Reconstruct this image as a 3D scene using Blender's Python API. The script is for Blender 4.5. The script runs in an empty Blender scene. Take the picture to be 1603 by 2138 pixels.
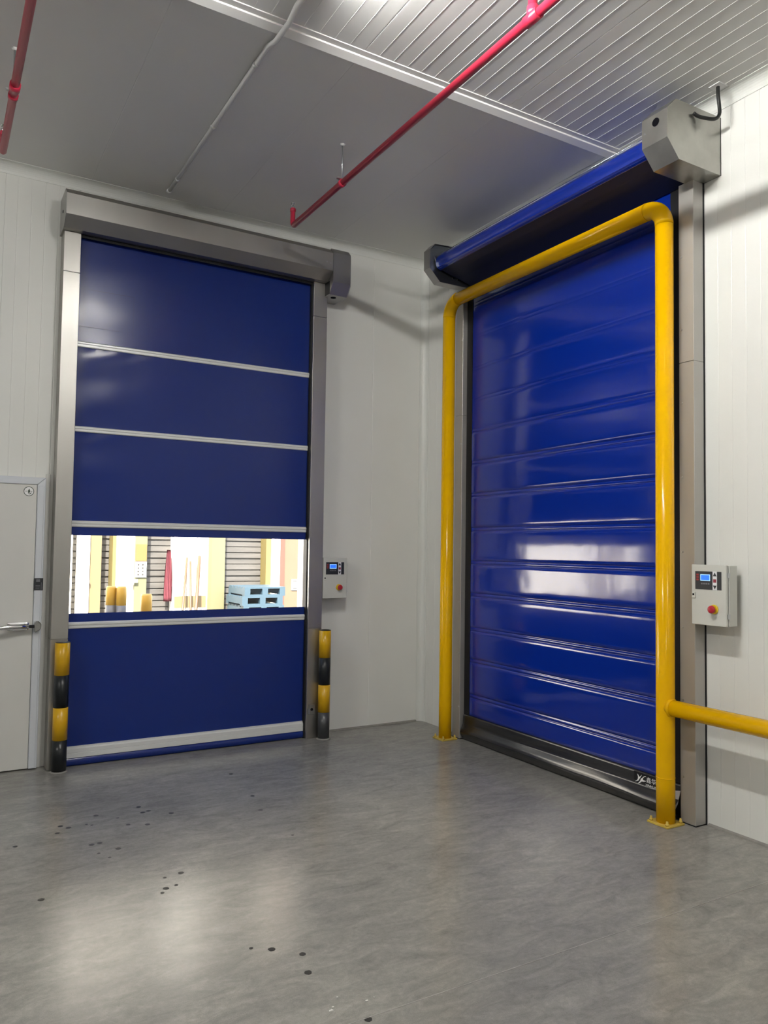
import bpy, bmesh, math, random
from mathutils import Vector, Matrix, noise

random.seed(7)
scene = bpy.context.scene
col = scene.collection
PI = math.pi

# ------------------------------------------------------------------ camera
cam = bpy.data.cameras.new('camera')
cam.sensor_fit = 'VERTICAL'; cam.sensor_height = 36.0; cam.sensor_width = 27.0
cam.lens = 27.079; cam.clip_start = 0.05; cam.clip_end = 400
cam_ob = bpy.data.objects.new('camera', cam); col.objects.link(cam_ob)
cam_ob.matrix_world = Matrix(((0.861736, -0.035739, -0.506096, -3.99505),
                              (-0.507157, -0.032715, -0.861233, -6.06415),
                              (0.014222, 0.998826, -0.046317, 1.6),
                              (0, 0, 0, 1)))
scene.camera = cam_ob

# ------------------------------------------------------------------ world, sun, exposure
LAMP_RADIANCE = 550.0
world = bpy.data.worlds.new('sky'); scene.world = world; world.use_nodes = True
wn = world.node_tree; wn.nodes.clear()
w_out = wn.nodes.new('ShaderNodeOutputWorld'); w_bg = wn.nodes.new('ShaderNodeBackground')
w_sky = wn.nodes.new('ShaderNodeTexSky'); w_sky.sky_type = 'NISHITA'
w_sky.sun_disc = False; w_sky.sun_elevation = math.radians(48); w_sky.sun_rotation = math.radians(200)
w_sky.air_density = 1.2; w_sky.dust_density = 3.0; w_sky.ozone_density = 1.0
w_bg.inputs['Strength'].default_value = 1.25
wn.links.new(w_sky.outputs[0], w_bg.inputs[0]); wn.links.new(w_bg.outputs[0], w_out.inputs[0])

sun = bpy.data.lights.new('sun', 'SUN'); sun.energy = 36.0; sun.angle = math.radians(0.6)
sun.color = (1.0, 0.95, 0.86)
sun_ob = bpy.data.objects.new('sun', sun); col.objects.link(sun_ob)
sun_ob.rotation_euler = Vector((0.35, 0.75, -0.85)).to_track_quat('-Z', 'Y').to_euler()

scene.view_settings.view_transform = 'Standard'
scene.view_settings.look = 'None'
scene.view_settings.gamma = 1.0
scene.view_settings.use_curve_mapping = False
scene.view_settings.exposure = 0.0

# ------------------------------------------------------------------ materials
def new_mat(name):
    m = bpy.data.materials.new(name); m.use_nodes = True
    return m, m.node_tree.nodes, m.node_tree.links, m.node_tree.nodes['Principled BSDF']

def plain(name, colr, rough=0.5, metal=0.0, spec=0.5, bump=0.0, bscale=60.0, var=0.0, vscale=4.0,
          coat=0.0, coat_rough=0.1, ior=1.5, stretch=(1, 1, 1), rvar=0.0):
    m, n, l, b = new_mat(name)
    b.inputs['Base Color'].default_value = (*colr, 1)
    b.inputs['Roughness'].default_value = rough
    b.inputs['Metallic'].default_value = metal
    b.inputs['Specular IOR Level'].default_value = spec
    b.inputs['IOR'].default_value = ior
    b.inputs['Coat Weight'].default_value = coat
    b.inputs['Coat Roughness'].default_value = coat_rough
    if bump or var or rvar:
        tc = n.new('ShaderNodeTexCoord'); mp = n.new('ShaderNodeMapping')
        mp.inputs['Scale'].default_value = stretch
        l.new(tc.outputs['Object'], mp.inputs[0])
        if bump:
            t = n.new('ShaderNodeTexNoise'); t.inputs['Scale'].default_value = bscale; t.inputs['Detail'].default_value = 4
            bp = n.new('ShaderNodeBump'); bp.inputs['Strength'].default_value = bump; bp.inputs['Distance'].default_value = 0.01
            l.new(mp.outputs[0], t.inputs['Vector']); l.new(t.outputs[0], bp.inputs['Height']); l.new(bp.outputs[0], b.inputs['Normal'])
        if var or rvar:
            t = n.new('ShaderNodeTexNoise'); t.inputs['Scale'].default_value = vscale; t.inputs['Detail'].default_value = 3
            l.new(mp.outputs[0], t.inputs['Vector'])
            if var:
                r = n.new('ShaderNodeValToRGB')
                r.color_ramp.elements[0].position = 0.0; r.color_ramp.elements[1].position = 1.0
                r.color_ramp.elements[0].color = (*[c * (1 - 1.6 * var) for c in colr], 1)
                r.color_ramp.elements[1].color = (*[min(1, c * (1 + 1.6 * var)) for c in colr], 1)
                l.new(t.outputs[0], r.inputs[0]); l.new(r.outputs[0], b.inputs['Base Color'])
            if rvar:
                mr = n.new('ShaderNodeMapRange')
                mr.inputs['From Min'].default_value = 0.0; mr.inputs['From Max'].default_value = 1.0
                mr.inputs['To Min'].default_value = max(0.02, rough - rvar); mr.inputs['To Max'].default_value = rough + rvar
                l.new(t.outputs[0], mr.inputs[0]); l.new(mr.outputs[0], b.inputs['Roughness'])
    return m

def emit(name, colr, strength):
    m, n, l, b = new_mat(name)
    b.inputs['Base Color'].default_value = (*colr, 1)
    b.inputs['Emission Color'].default_value = (*colr, 1)
    b.inputs['Emission Strength'].default_value = strength
    return m

def concrete(name):
    m, n, l, b = new_mat(name)
    tc = n.new('ShaderNodeTexCoord')
    def tex(scale, detail, rough, dist, sx=1, sy=1):
        mp = n.new('ShaderNodeMapping'); mp.inputs['Scale'].default_value = (sx, sy, 1)
        t = n.new('ShaderNodeTexNoise'); t.inputs['Scale'].default_value = scale; t.inputs['Detail'].default_value = detail
        t.inputs['Roughness'].default_value = rough; t.inputs['Distortion'].default_value = dist
        l.new(tc.outputs['Object'], mp.inputs[0]); l.new(mp.outputs[0], t.inputs['Vector'])
        return t
    a = tex(0.9, 3, 0.5, 0.3); c = tex(6.0, 12, 0.72, 0.9, 0.8, 2.0); d = tex(38, 6, 0.7, 0.4); e = tex(260, 2, 0.6, 0)
    def ramp(t, p0, p1, c0, c1):
        r = n.new('ShaderNodeValToRGB'); r.color_ramp.elements[0].position = p0; r.color_ramp.elements[1].position = p1
        r.color_ramp.elements[0].color = (*c0, 1); r.color_ramp.elements[1].color = (*c1, 1)
        l.new(t.outputs[0], r.inputs[0]); return r
    r1 = ramp(a, 0.0, 1.0, (0.150, 0.149, 0.143), (0.330, 0.318, 0.292))
    r2 = ramp(c, 0.0, 1.0, (0.36, 0.37, 0.385), (1.60, 1.585, 1.55))
    r3 = ramp(d, 0.3, 0.7, (0.88, 0.88, 0.88), (1.10, 1.10, 1.10))
    r4 = ramp(e, 0.25, 0.75, (0.86, 0.86, 0.86), (1.12, 1.12, 1.12))
    last = r1
    for r in (r2, r3, r4):
        mx = n.new('ShaderNodeMix'); mx.data_type = 'RGBA'; mx.blend_type = 'MULTIPLY'; mx.inputs[0].default_value = 1.0
        l.new(last.outputs[0] if last is r1 else last.outputs[2], mx.inputs[6]); l.new(r.outputs[0], mx.inputs[7]); last = mx
    l.new(last.outputs[2], b.inputs['Base Color'])
    mr = n.new('ShaderNodeMapRange'); mr.inputs['From Min'].default_value = 0.0; mr.inputs['From Max'].default_value = 1.0
    mr.inputs['To Min'].default_value = 0.11; mr.inputs['To Max'].default_value = 0.27
    l.new(a.outputs[0], mr.inputs[0]); l.new(mr.outputs[0], b.inputs['Roughness'])
    bp = n.new('ShaderNodeBump'); bp.inputs['Strength'].default_value = 0.05; bp.inputs['Distance'].default_value = 0.01
    l.new(d.outputs[0], bp.inputs['Height']); l.new(bp.outputs[0], b.inputs['Normal'])
    b.inputs['Specular IOR Level'].default_value = 0.30
    return m

def clear_vinyl(name):
    m, n, l, b = new_mat(name); n.remove(b)
    out = n['Material Output']
    tr = n.new('ShaderNodeBsdfTransparent'); tr.inputs[0].default_value = (0.96, 0.95, 0.92, 1)
    gl = n.new('ShaderNodeBsdfGlossy'); gl.inputs['Roughness'].default_value = 0.08
    fr = n.new('ShaderNodeFresnel'); fr.inputs['IOR'].default_value = 1.45
    mx = n.new('ShaderNodeMixShader')
    l.new(fr.outputs[0], mx.inputs[0]); l.new(tr.outputs[0], mx.inputs[1]); l.new(gl.outputs[0], mx.inputs[2]); l.new(mx.outputs[0], out.inputs[0])
    return m

M = {}
M['wall'] = plain('wall_panel_paint', (0.72, 0.722, 0.69), 0.38, bump=0.03, bscale=9, var=0.03, vscale=2.5)
M['ceiling'] = plain('ceiling_panel_paint', (0.72, 0.72, 0.71), 0.38, bump=0.03, bscale=5, var=0.02, vscale=2)
M['cove'] = plain('cove_trim_paint', (0.70, 0.71, 0.68), 0.4, var=0.03)
M['beam'] = plain('beam_white', (0.80, 0.80, 0.79), 0.35)
M['floor'] = concrete('polished_concrete')
M['spot'] = plain('dark_floor_spot', (0.018, 0.017, 0.016), 0.6, var=0.2, vscale=30)
M['chip'] = plain('paint_chip', (0.62, 0.61, 0.58), 0.6)
M['joint'] = plain('joint_filler', (0.30, 0.29, 0.27), 0.7, var=0.35, vscale=12)
M['steel'] = plain('brushed_stainless', (0.47, 0.458, 0.43), 0.40, 1.0, bump=0.02, bscale=10, var=0.06, vscale=5, rvar=0.08, stretch=(1, 1, 0.5))
M['steel_dark'] = plain('dull_stainless', (0.40, 0.395, 0.385), 0.38, 1.0, bump=0.02, bscale=12, var=0.06, vscale=4, rvar=0.07)
M['steel_satin'] = plain('satin_stainless', (0.47, 0.455, 0.43), 0.42, 0.6, bump=0.01, bscale=10, var=0.06, vscale=6, rvar=0.05, stretch=(1, 1, 0.5))
M['steel_motor'] = plain('smudged_stainless', (0.50, 0.495, 0.46), 0.35, 1.0, bump=0.02, bscale=5, var=0.12, vscale=10, rvar=0.06)
M['steel_inner'] = plain('inner_plate', (0.25, 0.27, 0.29), 0.35, 1.0, var=0.1)
M['blue_a'] = plain('navy_vinyl', (0.006, 0.022, 0.165), 0.23, spec=0.34, bump=0.02, bscale=7, stretch=(0.6, 1, 2.5))
M['blue_b'] = plain('royal_blue_vinyl', (0.001, 0.018, 0.25), 0.11, spec=0.85, bump=0.015, bscale=9)
M['black'] = plain('black_rubber', (0.010, 0.010, 0.012), 0.55, spec=0.25)
M['black_vinyl'] = plain('black_vinyl', (0.014, 0.014, 0.015), 0.26, spec=1.0, bump=0.05, bscale=6)
M['hood_dark'] = plain('shaded_navy_fabric', (0.006, 0.009, 0.032), 0.5, spec=0.3)  # dark fabric with the shade of the hood's underside in its colour
M['hole'] = plain('black_hole', (0.004, 0.004, 0.006), 0.8, spec=0.05)
M['alu'] = plain('white_aluminium_bar', (0.72, 0.73, 0.72), 0.32, 0.15)
M['vinyl_window'] = clear_vinyl('clear_vinyl')
M['yellow'] = plain('yellow_gloss_paint', (0.76, 0.42, 0.001), 0.14, spec=0.2, var=0.04, vscale=6)
M['yellow_dull'] = plain('worn_yellow_paint', (0.52, 0.37, 0.06), 0.45, var=0.25, vscale=25)
M['band_yellow'] = plain('yellow_tape', (0.62, 0.35, 0.003), 0.30, var=0.06, vscale=8)
M['band_black'] = plain('black_tape', (0.012, 0.014, 0.016), 0.30, spec=0.3, var=0.2, vscale=8)
M['scuff'] = plain('scuffed_black', (0.05, 0.052, 0.055), 0.28, var=0.7, vscale=9)
M['cap'] = plain('bollard_cap', (0.06, 0.055, 0.05), 0.3, 0.6)
M['grout'] = plain('grout', (0.22, 0.21, 0.195), 0.8, var=0.2, vscale=20)
M['box'] = plain('control_box_grey', (0.56, 0.565, 0.525), 0.42)
M['panel_black'] = plain('keypad_black', (0.022, 0.024, 0.028), 0.35)
M['key_white'] = plain('keypad_white', (0.75, 0.76, 0.78), 0.4)
M['red'] = plain('stop_red', (0.42, 0.012, 0.03), 0.35)
M['key_red'] = plain('keypad_red', (0.28, 0.03, 0.05), 0.4)
M['stop_yellow'] = plain('stop_yellow', (0.75, 0.52, 0.02), 0.4)
M['print_grey'] = plain('print_grey', (0.16, 0.165, 0.18), 0.5)
M['print_red'] = plain('print_red', (0.30, 0.03, 0.03), 0.5)
M['screen'] = emit('lcd_blue', (0.02, 0.14, 1.0), 0.95)
M['screen_edge'] = emit('lcd_edge', (0.30, 0.55, 1.0), 1.0)
M['pipe_red'] = plain('red_pipe_paint', (0.46, 0.022, 0.055), 0.28, spec=0.6)
M['chrome'] = plain('chrome', (0.75, 0.75, 0.75), 0.12, 1.0)
M['galv'] = plain('galvanised_rod', (0.55, 0.56, 0.57), 0.35, 1.0)
M['pvc'] = plain('white_pvc', (0.66, 0.665, 0.66), 0.4)
M['door'] = plain('door_panel_white', (0.64, 0.635, 0.605), 0.4, var=0.03, vscale=3)
M['door_edge'] = plain('door_edge_profile', (0.62, 0.645, 0.69), 0.33)
M['white'] = plain('white_print', (0.85, 0.85, 0.85), 0.5)
M['sticker_ink'] = plain('sticker_ink', (0.05, 0.07, 0.05), 0.5)
M['cable'] = plain('black_cable', (0.010, 0.011, 0.011), 0.35)
M['lamp_body'] = plain('lamp_housing', (0.7, 0.7, 0.7), 0.4)
M['lamp'] = emit('lamp_diffuser', (1.0, 0.985, 0.94), LAMP_RADIANCE)
# outside
M['yard'] = plain('yard_concrete', (0.22, 0.21, 0.19), 0.8, var=0.1, vscale=2)
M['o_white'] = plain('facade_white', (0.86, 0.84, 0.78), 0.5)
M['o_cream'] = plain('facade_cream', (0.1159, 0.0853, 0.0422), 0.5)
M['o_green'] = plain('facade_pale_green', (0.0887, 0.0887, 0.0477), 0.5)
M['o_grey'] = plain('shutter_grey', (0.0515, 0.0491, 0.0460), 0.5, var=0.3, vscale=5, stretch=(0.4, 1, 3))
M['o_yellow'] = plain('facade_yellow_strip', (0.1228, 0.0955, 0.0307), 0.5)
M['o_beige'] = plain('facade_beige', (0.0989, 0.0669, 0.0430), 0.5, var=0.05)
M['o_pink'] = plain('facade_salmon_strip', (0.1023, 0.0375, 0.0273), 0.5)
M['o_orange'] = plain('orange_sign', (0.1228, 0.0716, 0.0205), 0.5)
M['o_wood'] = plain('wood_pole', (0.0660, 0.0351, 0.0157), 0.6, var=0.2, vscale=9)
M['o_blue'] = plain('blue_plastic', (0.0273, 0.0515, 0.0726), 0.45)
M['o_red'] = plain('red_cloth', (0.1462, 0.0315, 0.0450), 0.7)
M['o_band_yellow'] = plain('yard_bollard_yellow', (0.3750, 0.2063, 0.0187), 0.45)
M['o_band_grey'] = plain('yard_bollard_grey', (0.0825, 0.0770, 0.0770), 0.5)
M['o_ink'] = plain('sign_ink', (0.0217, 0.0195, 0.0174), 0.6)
M['roof'] = plain('roof_sheet', (0.35, 0.36, 0.37), 0.6)

# ------------------------------------------------------------------ builders
ORIGIN = {}
def origin_of(o):
    return ORIGIN.get(o.name, Vector((0, 0, 0))) if o else Vector((0, 0, 0))

class MB:
    """collects shapes in world coordinates; build() links them as one mesh object"""
    def __init__(self): self.bm = bmesh.new()
    def box(self, x0, x1, y0, y1, z0, z1, bev=0.0, seg=1):
        lo = [min(x0, x1), min(y0, y1), min(z0, z1)]; hi = [max(x0, x1), max(y0, y1), max(z0, z1)]
        mtx = Matrix.Translation([(a + b) / 2 for a, b in zip(lo, hi)]) @ Matrix.Diagonal([b - a for a, b in zip(lo, hi)] + [1])
        r = bmesh.ops.create_cube(self.bm, size=1, matrix=mtx)
        if bev:
            es = list({e for v in r['verts'] for e in v.link_edges})
            bmesh.ops.bevel(self.bm, geom=es, offset=bev, segments=seg, affect='EDGES', profile=0.5)
        return self
    def prism(self, poly, axis, a, b, smooth=False, bev=0.0):
        """poly: 2D points in the plane perpendicular to axis ((y,z) for X, (x,z) for Y, (x,y) for Z)"""
        def P(u, v, w): return {'X': (w, u, v), 'Y': (u, w, v), 'Z': (u, v, w)}[axis]
        va = [self.bm.verts.new(P(u, v, a)) for u, v in poly]
        vb = [self.bm.verts.new(P(u, v, b)) for u, v in poly]
        fs = []
        n = len(poly)
        for i in range(n):
            f = self.bm.faces.new((va[i], va[(i + 1) % n], vb[(i + 1) % n], vb[i])); f.smooth = smooth; fs.append(f)
        fs.append(self.bm.faces.new(va)); fs.append(self.bm.faces.new(vb[::-1]))
        bmesh.ops.recalc_face_normals(self.bm, faces=fs)
        if bev:
            es = list({e for f in fs for e in f.edges})
            bmesh.ops.bevel(self.bm, geom=es, offset=bev, segments=1, affect='EDGES', profile=0.5)
        return self
    def tube(self, pts, r, seg=16, cap=True, radii=None):
        pts = [Vector(p) for p in pts]; n = len(pts); rings = []
        t0 = (pts[1] - pts[0]).normalized()
        up = Vector((0, 0, 1)) if abs(t0.z) < 0.9 else Vector((1, 0, 0))
        nrm = t0.cross(up).normalized()
        for i, p in enumerate(pts):
            t = ((pts[min(i + 1, n - 1)] - pts[max(i - 1, 0)])).normalized()
            nrm = (nrm - t * nrm.dot(t)).normalized(); bn = t.cross(nrm)
            rr = radii[i] if radii else r
            rings.append([self.bm.verts.new(p + rr * (math.cos(2 * PI * k / seg) * nrm + math.sin(2 * PI * k / seg) * bn)) for k in range(seg)])
        for i in range(n - 1):
            for k in range(seg):
                f = self.bm.faces.new((rings[i][k], rings[i][(k + 1) % seg], rings[i + 1][(k + 1) % seg], rings[i + 1][k])); f.smooth = True
        if cap:
            self.bm.faces.new(rings[0][::-1]); self.bm.faces.new(rings[-1])
        return self
    def lathe(self, prof, c, axis='Z', seg=24):
        """prof: list of (r, h) along axis from centre c"""
        c = Vector(c); rings = []
        for r, h in prof:
            ring = []
            for k in range(seg):
                a = 2 * PI * k / seg; u, v = r * math.cos(a), r * math.sin(a)
                ring.append(self.bm.verts.new(c + Vector({'Z': (u, v, h), 'X': (h, u, v), 'Y': (u, h, v)}[axis])))
            rings.append(ring)
        fs = []
        for i in range(len(rings) - 1):
            for k in range(seg):
                f = self.bm.faces.new((rings[i][k], rings[i][(k + 1) % seg], rings[i + 1][(k + 1) % seg], rings[i + 1][k])); f.smooth = True; fs.append(f)
        fs.append(self.bm.faces.new(rings[0][::-1])); fs.append(self.bm.faces.new(rings[-1]))
        bmesh.ops.recalc_face_normals(self.bm, faces=fs)
        return self
    def grid(self, fn, nu, nv, smooth=True):
        vs = [[self.bm.verts.new(fn(i / nu, j / nv)) for j in range(nv + 1)] for i in range(nu + 1)]
        for i in range(nu):
            for j in range(nv):
                f = self.bm.faces.new((vs[i][j], vs[i + 1][j], vs[i + 1][j + 1], vs[i][j + 1])); f.smooth = smooth
        return self
    def poly(self, pts):
        f = self.bm.faces.new([self.bm.verts.new(p) for p in pts]); return self
    def build(self, name, mat, parent=None, auto=False):
        me = bpy.data.meshes.new(name)
        off = origin_of(parent)
        if off.length: bmesh.ops.translate(self.bm, vec=-off, verts=self.bm.verts)
        self.bm.to_mesh(me); self.bm.free()
        me.materials.append(M[mat])
        o = bpy.data.objects.new(name, me); col.objects.link(o)
        if parent: o.parent = parent
        ORIGIN[o.name] = off.copy()
        if auto:
            o.modifiers.new('edges', 'EDGE_SPLIT').split_angle = math.radians(35)
        return o

def empty(name, loc):
    o = bpy.data.objects.new(name, None); col.objects.link(o); o.location = loc
    o.empty_display_size = 0.1; ORIGIN[o.name] = Vector(loc); return o

def tag(o, label=None, cat=None, group=None, kind=None):
    if label: o['label'] = label
    if cat: o['category'] = cat
    if group: o['group'] = group
    if kind: o['kind'] = kind
    return o

def text_part(body, size, place, mat, name, parent, condense=1.0):
    """flat lettering; place maps text coordinates (u to the right, v up) to the world"""
    cu = bpy.data.curves.new('lettering', 'FONT'); cu.body = body; cu.size = size
    to = bpy.data.objects.new('lettering', cu); col.objects.link(to)
    me = bpy.data.meshes.new_from_object(to.evaluated_get(bpy.context.evaluated_depsgraph_get()))
    bpy.data.objects.remove(to); bpy.data.curves.remove(cu)
    xs = [v.co.x for v in me.vertices]; x0 = min(xs)
    off = origin_of(parent)
    for v in me.vertices:
        v.co = Vector(place((v.co.x - x0) * condense, v.co.y)) - off
    me.name = name; me.materials.clear(); me.materials.append(M[mat])
    o = bpy.data.objects.new(name, me); col.objects.link(o); o.parent = parent; ORIGIN[o.name] = off.copy()
    return o

H = 4.32           # ceiling height
XL, YF = -13.0, -22.0   # far walls of the hall
RIB = 0.0918

# ------------------------------------------------------------------ floor
fl = MB().box(XL - 0.1, 0.1, YF - 0.1, 0.1, -0.12, 0).build('floor', 'floor'); tag(fl, kind='structure')
MB().box(XL, 0, -3.7215, -3.7185, 0.0003, 0.0009).build('control_joint', 'joint', fl)
SPOTS = [(-2.12, -0.808), (-2.159, -1.329), (-2.211, -1.602), (-2.843, -1.202), (-2.845, -1.312), (-2.807, -1.299), (-2.698, -1.404),
         (-3.097, -1.238), (-2.993, -1.339), (-3.303, -1.326), (-3.266, -1.371), (-3.17, -1.363), (-3.146, -1.389), (-2.964, -1.478),
         (-2.866, -1.526), (-3.333, -1.43), (-3.552, -1.528), (-3.198, -1.689), (-3.156, -1.685), (-3.187, -1.827), (-3.086, -1.809),
         (-3.148, -1.907), (-2.883, -2.265), (-2.966, -2.282), (-2.94, -2.389), (-2.991, -2.402), (-3.018, -2.44), (-3.509, -2.249),
         (-2.837, -3.098), (-2.769, -3.146), (-2.677, -3.238), (-2.713, -3.368), (-2.657, -3.73), (-2.205, -2.068)]
small = {11, 12, 19, 21, 23, 24, 26, 28, 33, 8}
for i, (x, y) in enumerate(SPOTS):
    r = (0.009 if i in small else 0.0135) * random.uniform(0.9, 1.12)
    pts = [(x + r * random.uniform(0.88, 1.1) * math.cos(a), y + r * random.uniform(0.88, 1.1) * math.sin(a)) for a in [2 * PI * k / 14 for k in range(14)]]
    MB().prism(pts, 'Z', 0.0002, 0.0008).build('spot', 'spot', fl)
for x, y, r in [(-2.743, -3.624, 0.012), (-2.691, -3.565, 0.004), (-2.608, -3.634, 0.008), (-2.576, -3.629, 0.004), (-2.73, -3.61, 0.006)]:
    pts = [(x + r * random.uniform(0.4, 1.1) * math.cos(a), y + r * random.uniform(0.3, 0.9) * math.sin(a)) for a in [2 * PI * k / 7 for k in range(7)]]
    MB().prism(pts, 'Z', 0.0002, 0.0025).build('paint_chip', 'chip', fl)

# ------------------------------------------------------------------ ribbed panels
def rib_profile(a, b, depth, first, pitch, half):
    """points along the panel from a to b: flat face at 0, grooves (depth>0) or ridges (depth<0)"""
    g = 0.003
    pts = [(a, depth * 1.6 if depth > 0 else 0.004), (a + g, 0.0)]
    t = first
    while t < b - 0.02:
        if t > a + 0.02: pts += [(t - half, 0.0), (t, depth), (t + half, 0.0)]
        t += pitch
    pts += [(b - g, 0.0), (b, depth * 1.6 if depth > 0 else 0.004)]
    return pts

def wall_panel(parent, side, a, b, z0, z1, ribs=True, first=None, depth=0.0016, mat='wall'):
    prof = rib_profile(a, b, depth, first if (ribs and first is not None) else b + 1, RIB, 0.0035)
    if side == 'back':      # wall at y = 0 facing -y, runs along x
        poly = [(t, d) for t, d in prof] + [(b, 0.1), (a, 0.1)]
    else:                   # wall at x = 0 facing -x, runs along y
        poly = [(d, t) for t, d in prof] + [(0.1, b), (0.1, a)]
    return MB().prism(poly, 'Z', z0, z1).build('panel', mat, parent)

wall_back = empty('wall_back', (0, 0, 0)); tag(wall_back, kind='structure')
OA0, OA1, OAZ = -3.12, -1.235, 3.87
wall_panel(wall_back, 'back', -0.569, 0.1, 0, H)
wall_panel(wall_back, 'back', OA1, -0.569, 0, H)
seams = [-1.579, -2.589]
cuts = [OA1] + seams + [OA0]
for a, b in zip(cuts[1:], cuts[:-1]): wall_panel(wall_back, 'back', a, b, OAZ, H)
wall_panel(wall_back, 'back', -3.62, OA0, 0, H, first=-3.537)
x = -3.62
while x > XL - 0.01:
    wall_panel(wall_back, 'back', max(XL, x - 1.01), x, 0, H, first=x - 1.01 + 0.05); x -= 1.01
wall_right = empty('wall_right', (0, 0, 0)); tag(wall_right, kind='structure')
ys = [0.0, -0.80, -1.81, -2.62, -3.63]
while ys[-1] - 1.01 > YF + 0.3: ys.append(ys[-1] - 1.01)
ys.append(YF)
for b, a in zip(ys[:-1], ys[1:]):
    wall_panel(wall_right, 'right', a, b, 0, H, first=(-3.435 - 2 * RIB + 0.0) if a == -3.63 else a + 0.05)
wl = MB().box(XL - 0.1, XL, YF - 0.1, 0.1, 0, H).build('wall_left', 'wall'); tag(wl, kind='structure')
wf = MB().box(XL, 0, YF - 0.1, YF, 0, H).build('wall_front', 'wall'); tag(wf, kind='structure')

# ------------------------------------------------------------------ ceiling
ceil = empty('ceiling', (0, 0, H)); tag(ceil, kind='structure')
BEAM_Y = -2.41
cx = [0.1] + [-0.02 - 1.01 * k for k in range(13)] + [XL - 0.1]
for b, a in zip(cx[:-1], cx[1:]):
    far = rib_profile(a, b, 0.0012, b + 1, RIB, 0.003)
    MB().prism([(t, H + d) for t, d in far] + [(b, H + 0.1), (a, H + 0.1)], 'Y', BEAM_Y, 0.1).build('panel', 'ceiling', ceil)
    near = rib_profile(a, b, -0.0013, b - 11 * RIB if b - a > 1 else b + 1, RIB, 0.0026)
    MB().prism([(t, H + d) for t, d in near] + [(b, H + 0.1), (a, H + 0.1)], 'Y', YF - 0.1, BEAM_Y).build('panel', 'ceiling', ceil)
roof = MB().box(XL - 0.15, 0.15, YF - 0.15, 0.15, H + 0.1, H + 0.16).build('roof_slab', 'roof'); tag(roof, kind='structure')  # unseen roof sheet over the ceiling panels

# beam: white inverted-T profile across the ceiling
bm_ = MB().prism([(BEAM_Y - 0.05, H), (BEAM_Y - 0.05, H - 0.006), (BEAM_Y - 0.012, H - 0.006), (BEAM_Y - 0.012, H - 0.016),
                  (BEAM_Y + 0.042, H - 0.026), (BEAM_Y + 0.05, H - 0.020), (BEAM_Y + 0.05, H)], 'X', XL, -0.02)
tag(bm_.build('trim_1', 'beam'), kind='structure')

# coving wall/ceiling (concave strip), one per wall, and the corner strip
def arc(cxx, czz, r, a0, a1, n=7):
    return [(cxx + r * math.cos(a0 + (a1 - a0) * k / n), czz + r * math.sin(a0 + (a1 - a0) * k / n)) for k in range(n + 1)]
R0 = 0.062
pr = [(0.0, H), (0.0, H - R0 - 0.008), (-0.004, H - R0 - 0.008)] + arc(-R0 - 0.004, H - R0 - 0.004, R0, 0, PI / 2) + [(-R0 - 0.012, H - 0.003), (-R0 - 0.012, H)]
tag(MB().prism(pr, 'X', XL, 0.0).build('trim_2', 'cove', auto=True), kind='structure')
tag(MB().prism(pr, 'Y', YF, 0.0).build('trim_3', 'cove', auto=True), kind='structure')
R1 = 0.05
pc = [(0.0, 0.0), (-R1 - 0.012, 0.0), (-R1 - 0.012, -0.004)] + arc(-R1 - 0.004, -R1 - 0.004, R1, PI / 2, 0) + [(-0.004, -R1 - 0.012), (0.0, -R1 - 0.012)]
tag(MB().prism(pc, 'Z', 0.0, H - 0.05).build('trim_4', 'cove', auto=True), kind='structure')
# sealant bead along the foot of the walls
for nm, ax, a, b in (('baseboard_right', 'Y', YF, -3.08), ('baseboard_back', 'X', -1.11, -0.06)):
    tag(MB().prism([(0, 0), (-0.014, 0), (-0.011, 0.007), (-0.004, 0.012), (0, 0.014)], ax, a, b).build(nm, 'grout'), kind='structure')

# ------------------------------------------------------------------ ceiling lamps (strip fittings outside the picture, one of them added as fill)
def lamp(x, y, label):
    t = empty('ceiling_lamp', (x, y, H)); tag(t, label, 'lamp', 'strip lights on the ceiling')
    MB().box(x - 0.035, x + 0.035, y - 0.62, y + 0.62, H - 0.045, H - 0.004, 0.004).build('housing', 'lamp_body', t)
    MB().tube([(x, y - 0.6, H - 0.062), (x, y + 0.6, H - 0.062)], 0.017, 12).build('light_tube', 'lamp', t)
    for s in (-1, 1): MB().box(x - 0.03, x + 0.03, y + s * 0.6, y + s * 0.625, H - 0.085, H - 0.045, 0.004).build('end_cap', 'lamp_body', t)
lamp(-2.48, -3.55, 'white strip lamp at the end of the ceiling conduit between the two red pipes')
lamp(-2.48, -8.8, 'white strip lamp on the ribbed ceiling, second from the doors')
lamp(-2.48, -15.0, 'white strip lamp on the ribbed ceiling by the rear wall')
lamp(-6.8, -3.9, 'added fill strip lamp on the ceiling beyond the white hinged door')  # unseen lamp added as fill for the back wall and ceiling
lamp(-8.5, -13.0, 'white strip lamp in the far rear bay of the hall')

# ------------------------------------------------------------------ curtains
def wrinkle(u, v, s):
    return noise.noise(Vector((u * 1.7, v * 5.5, s))) * 0.0016 + noise.noise(Vector((u * 6, v * 2.0, s + 9))) * 0.0005

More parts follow.
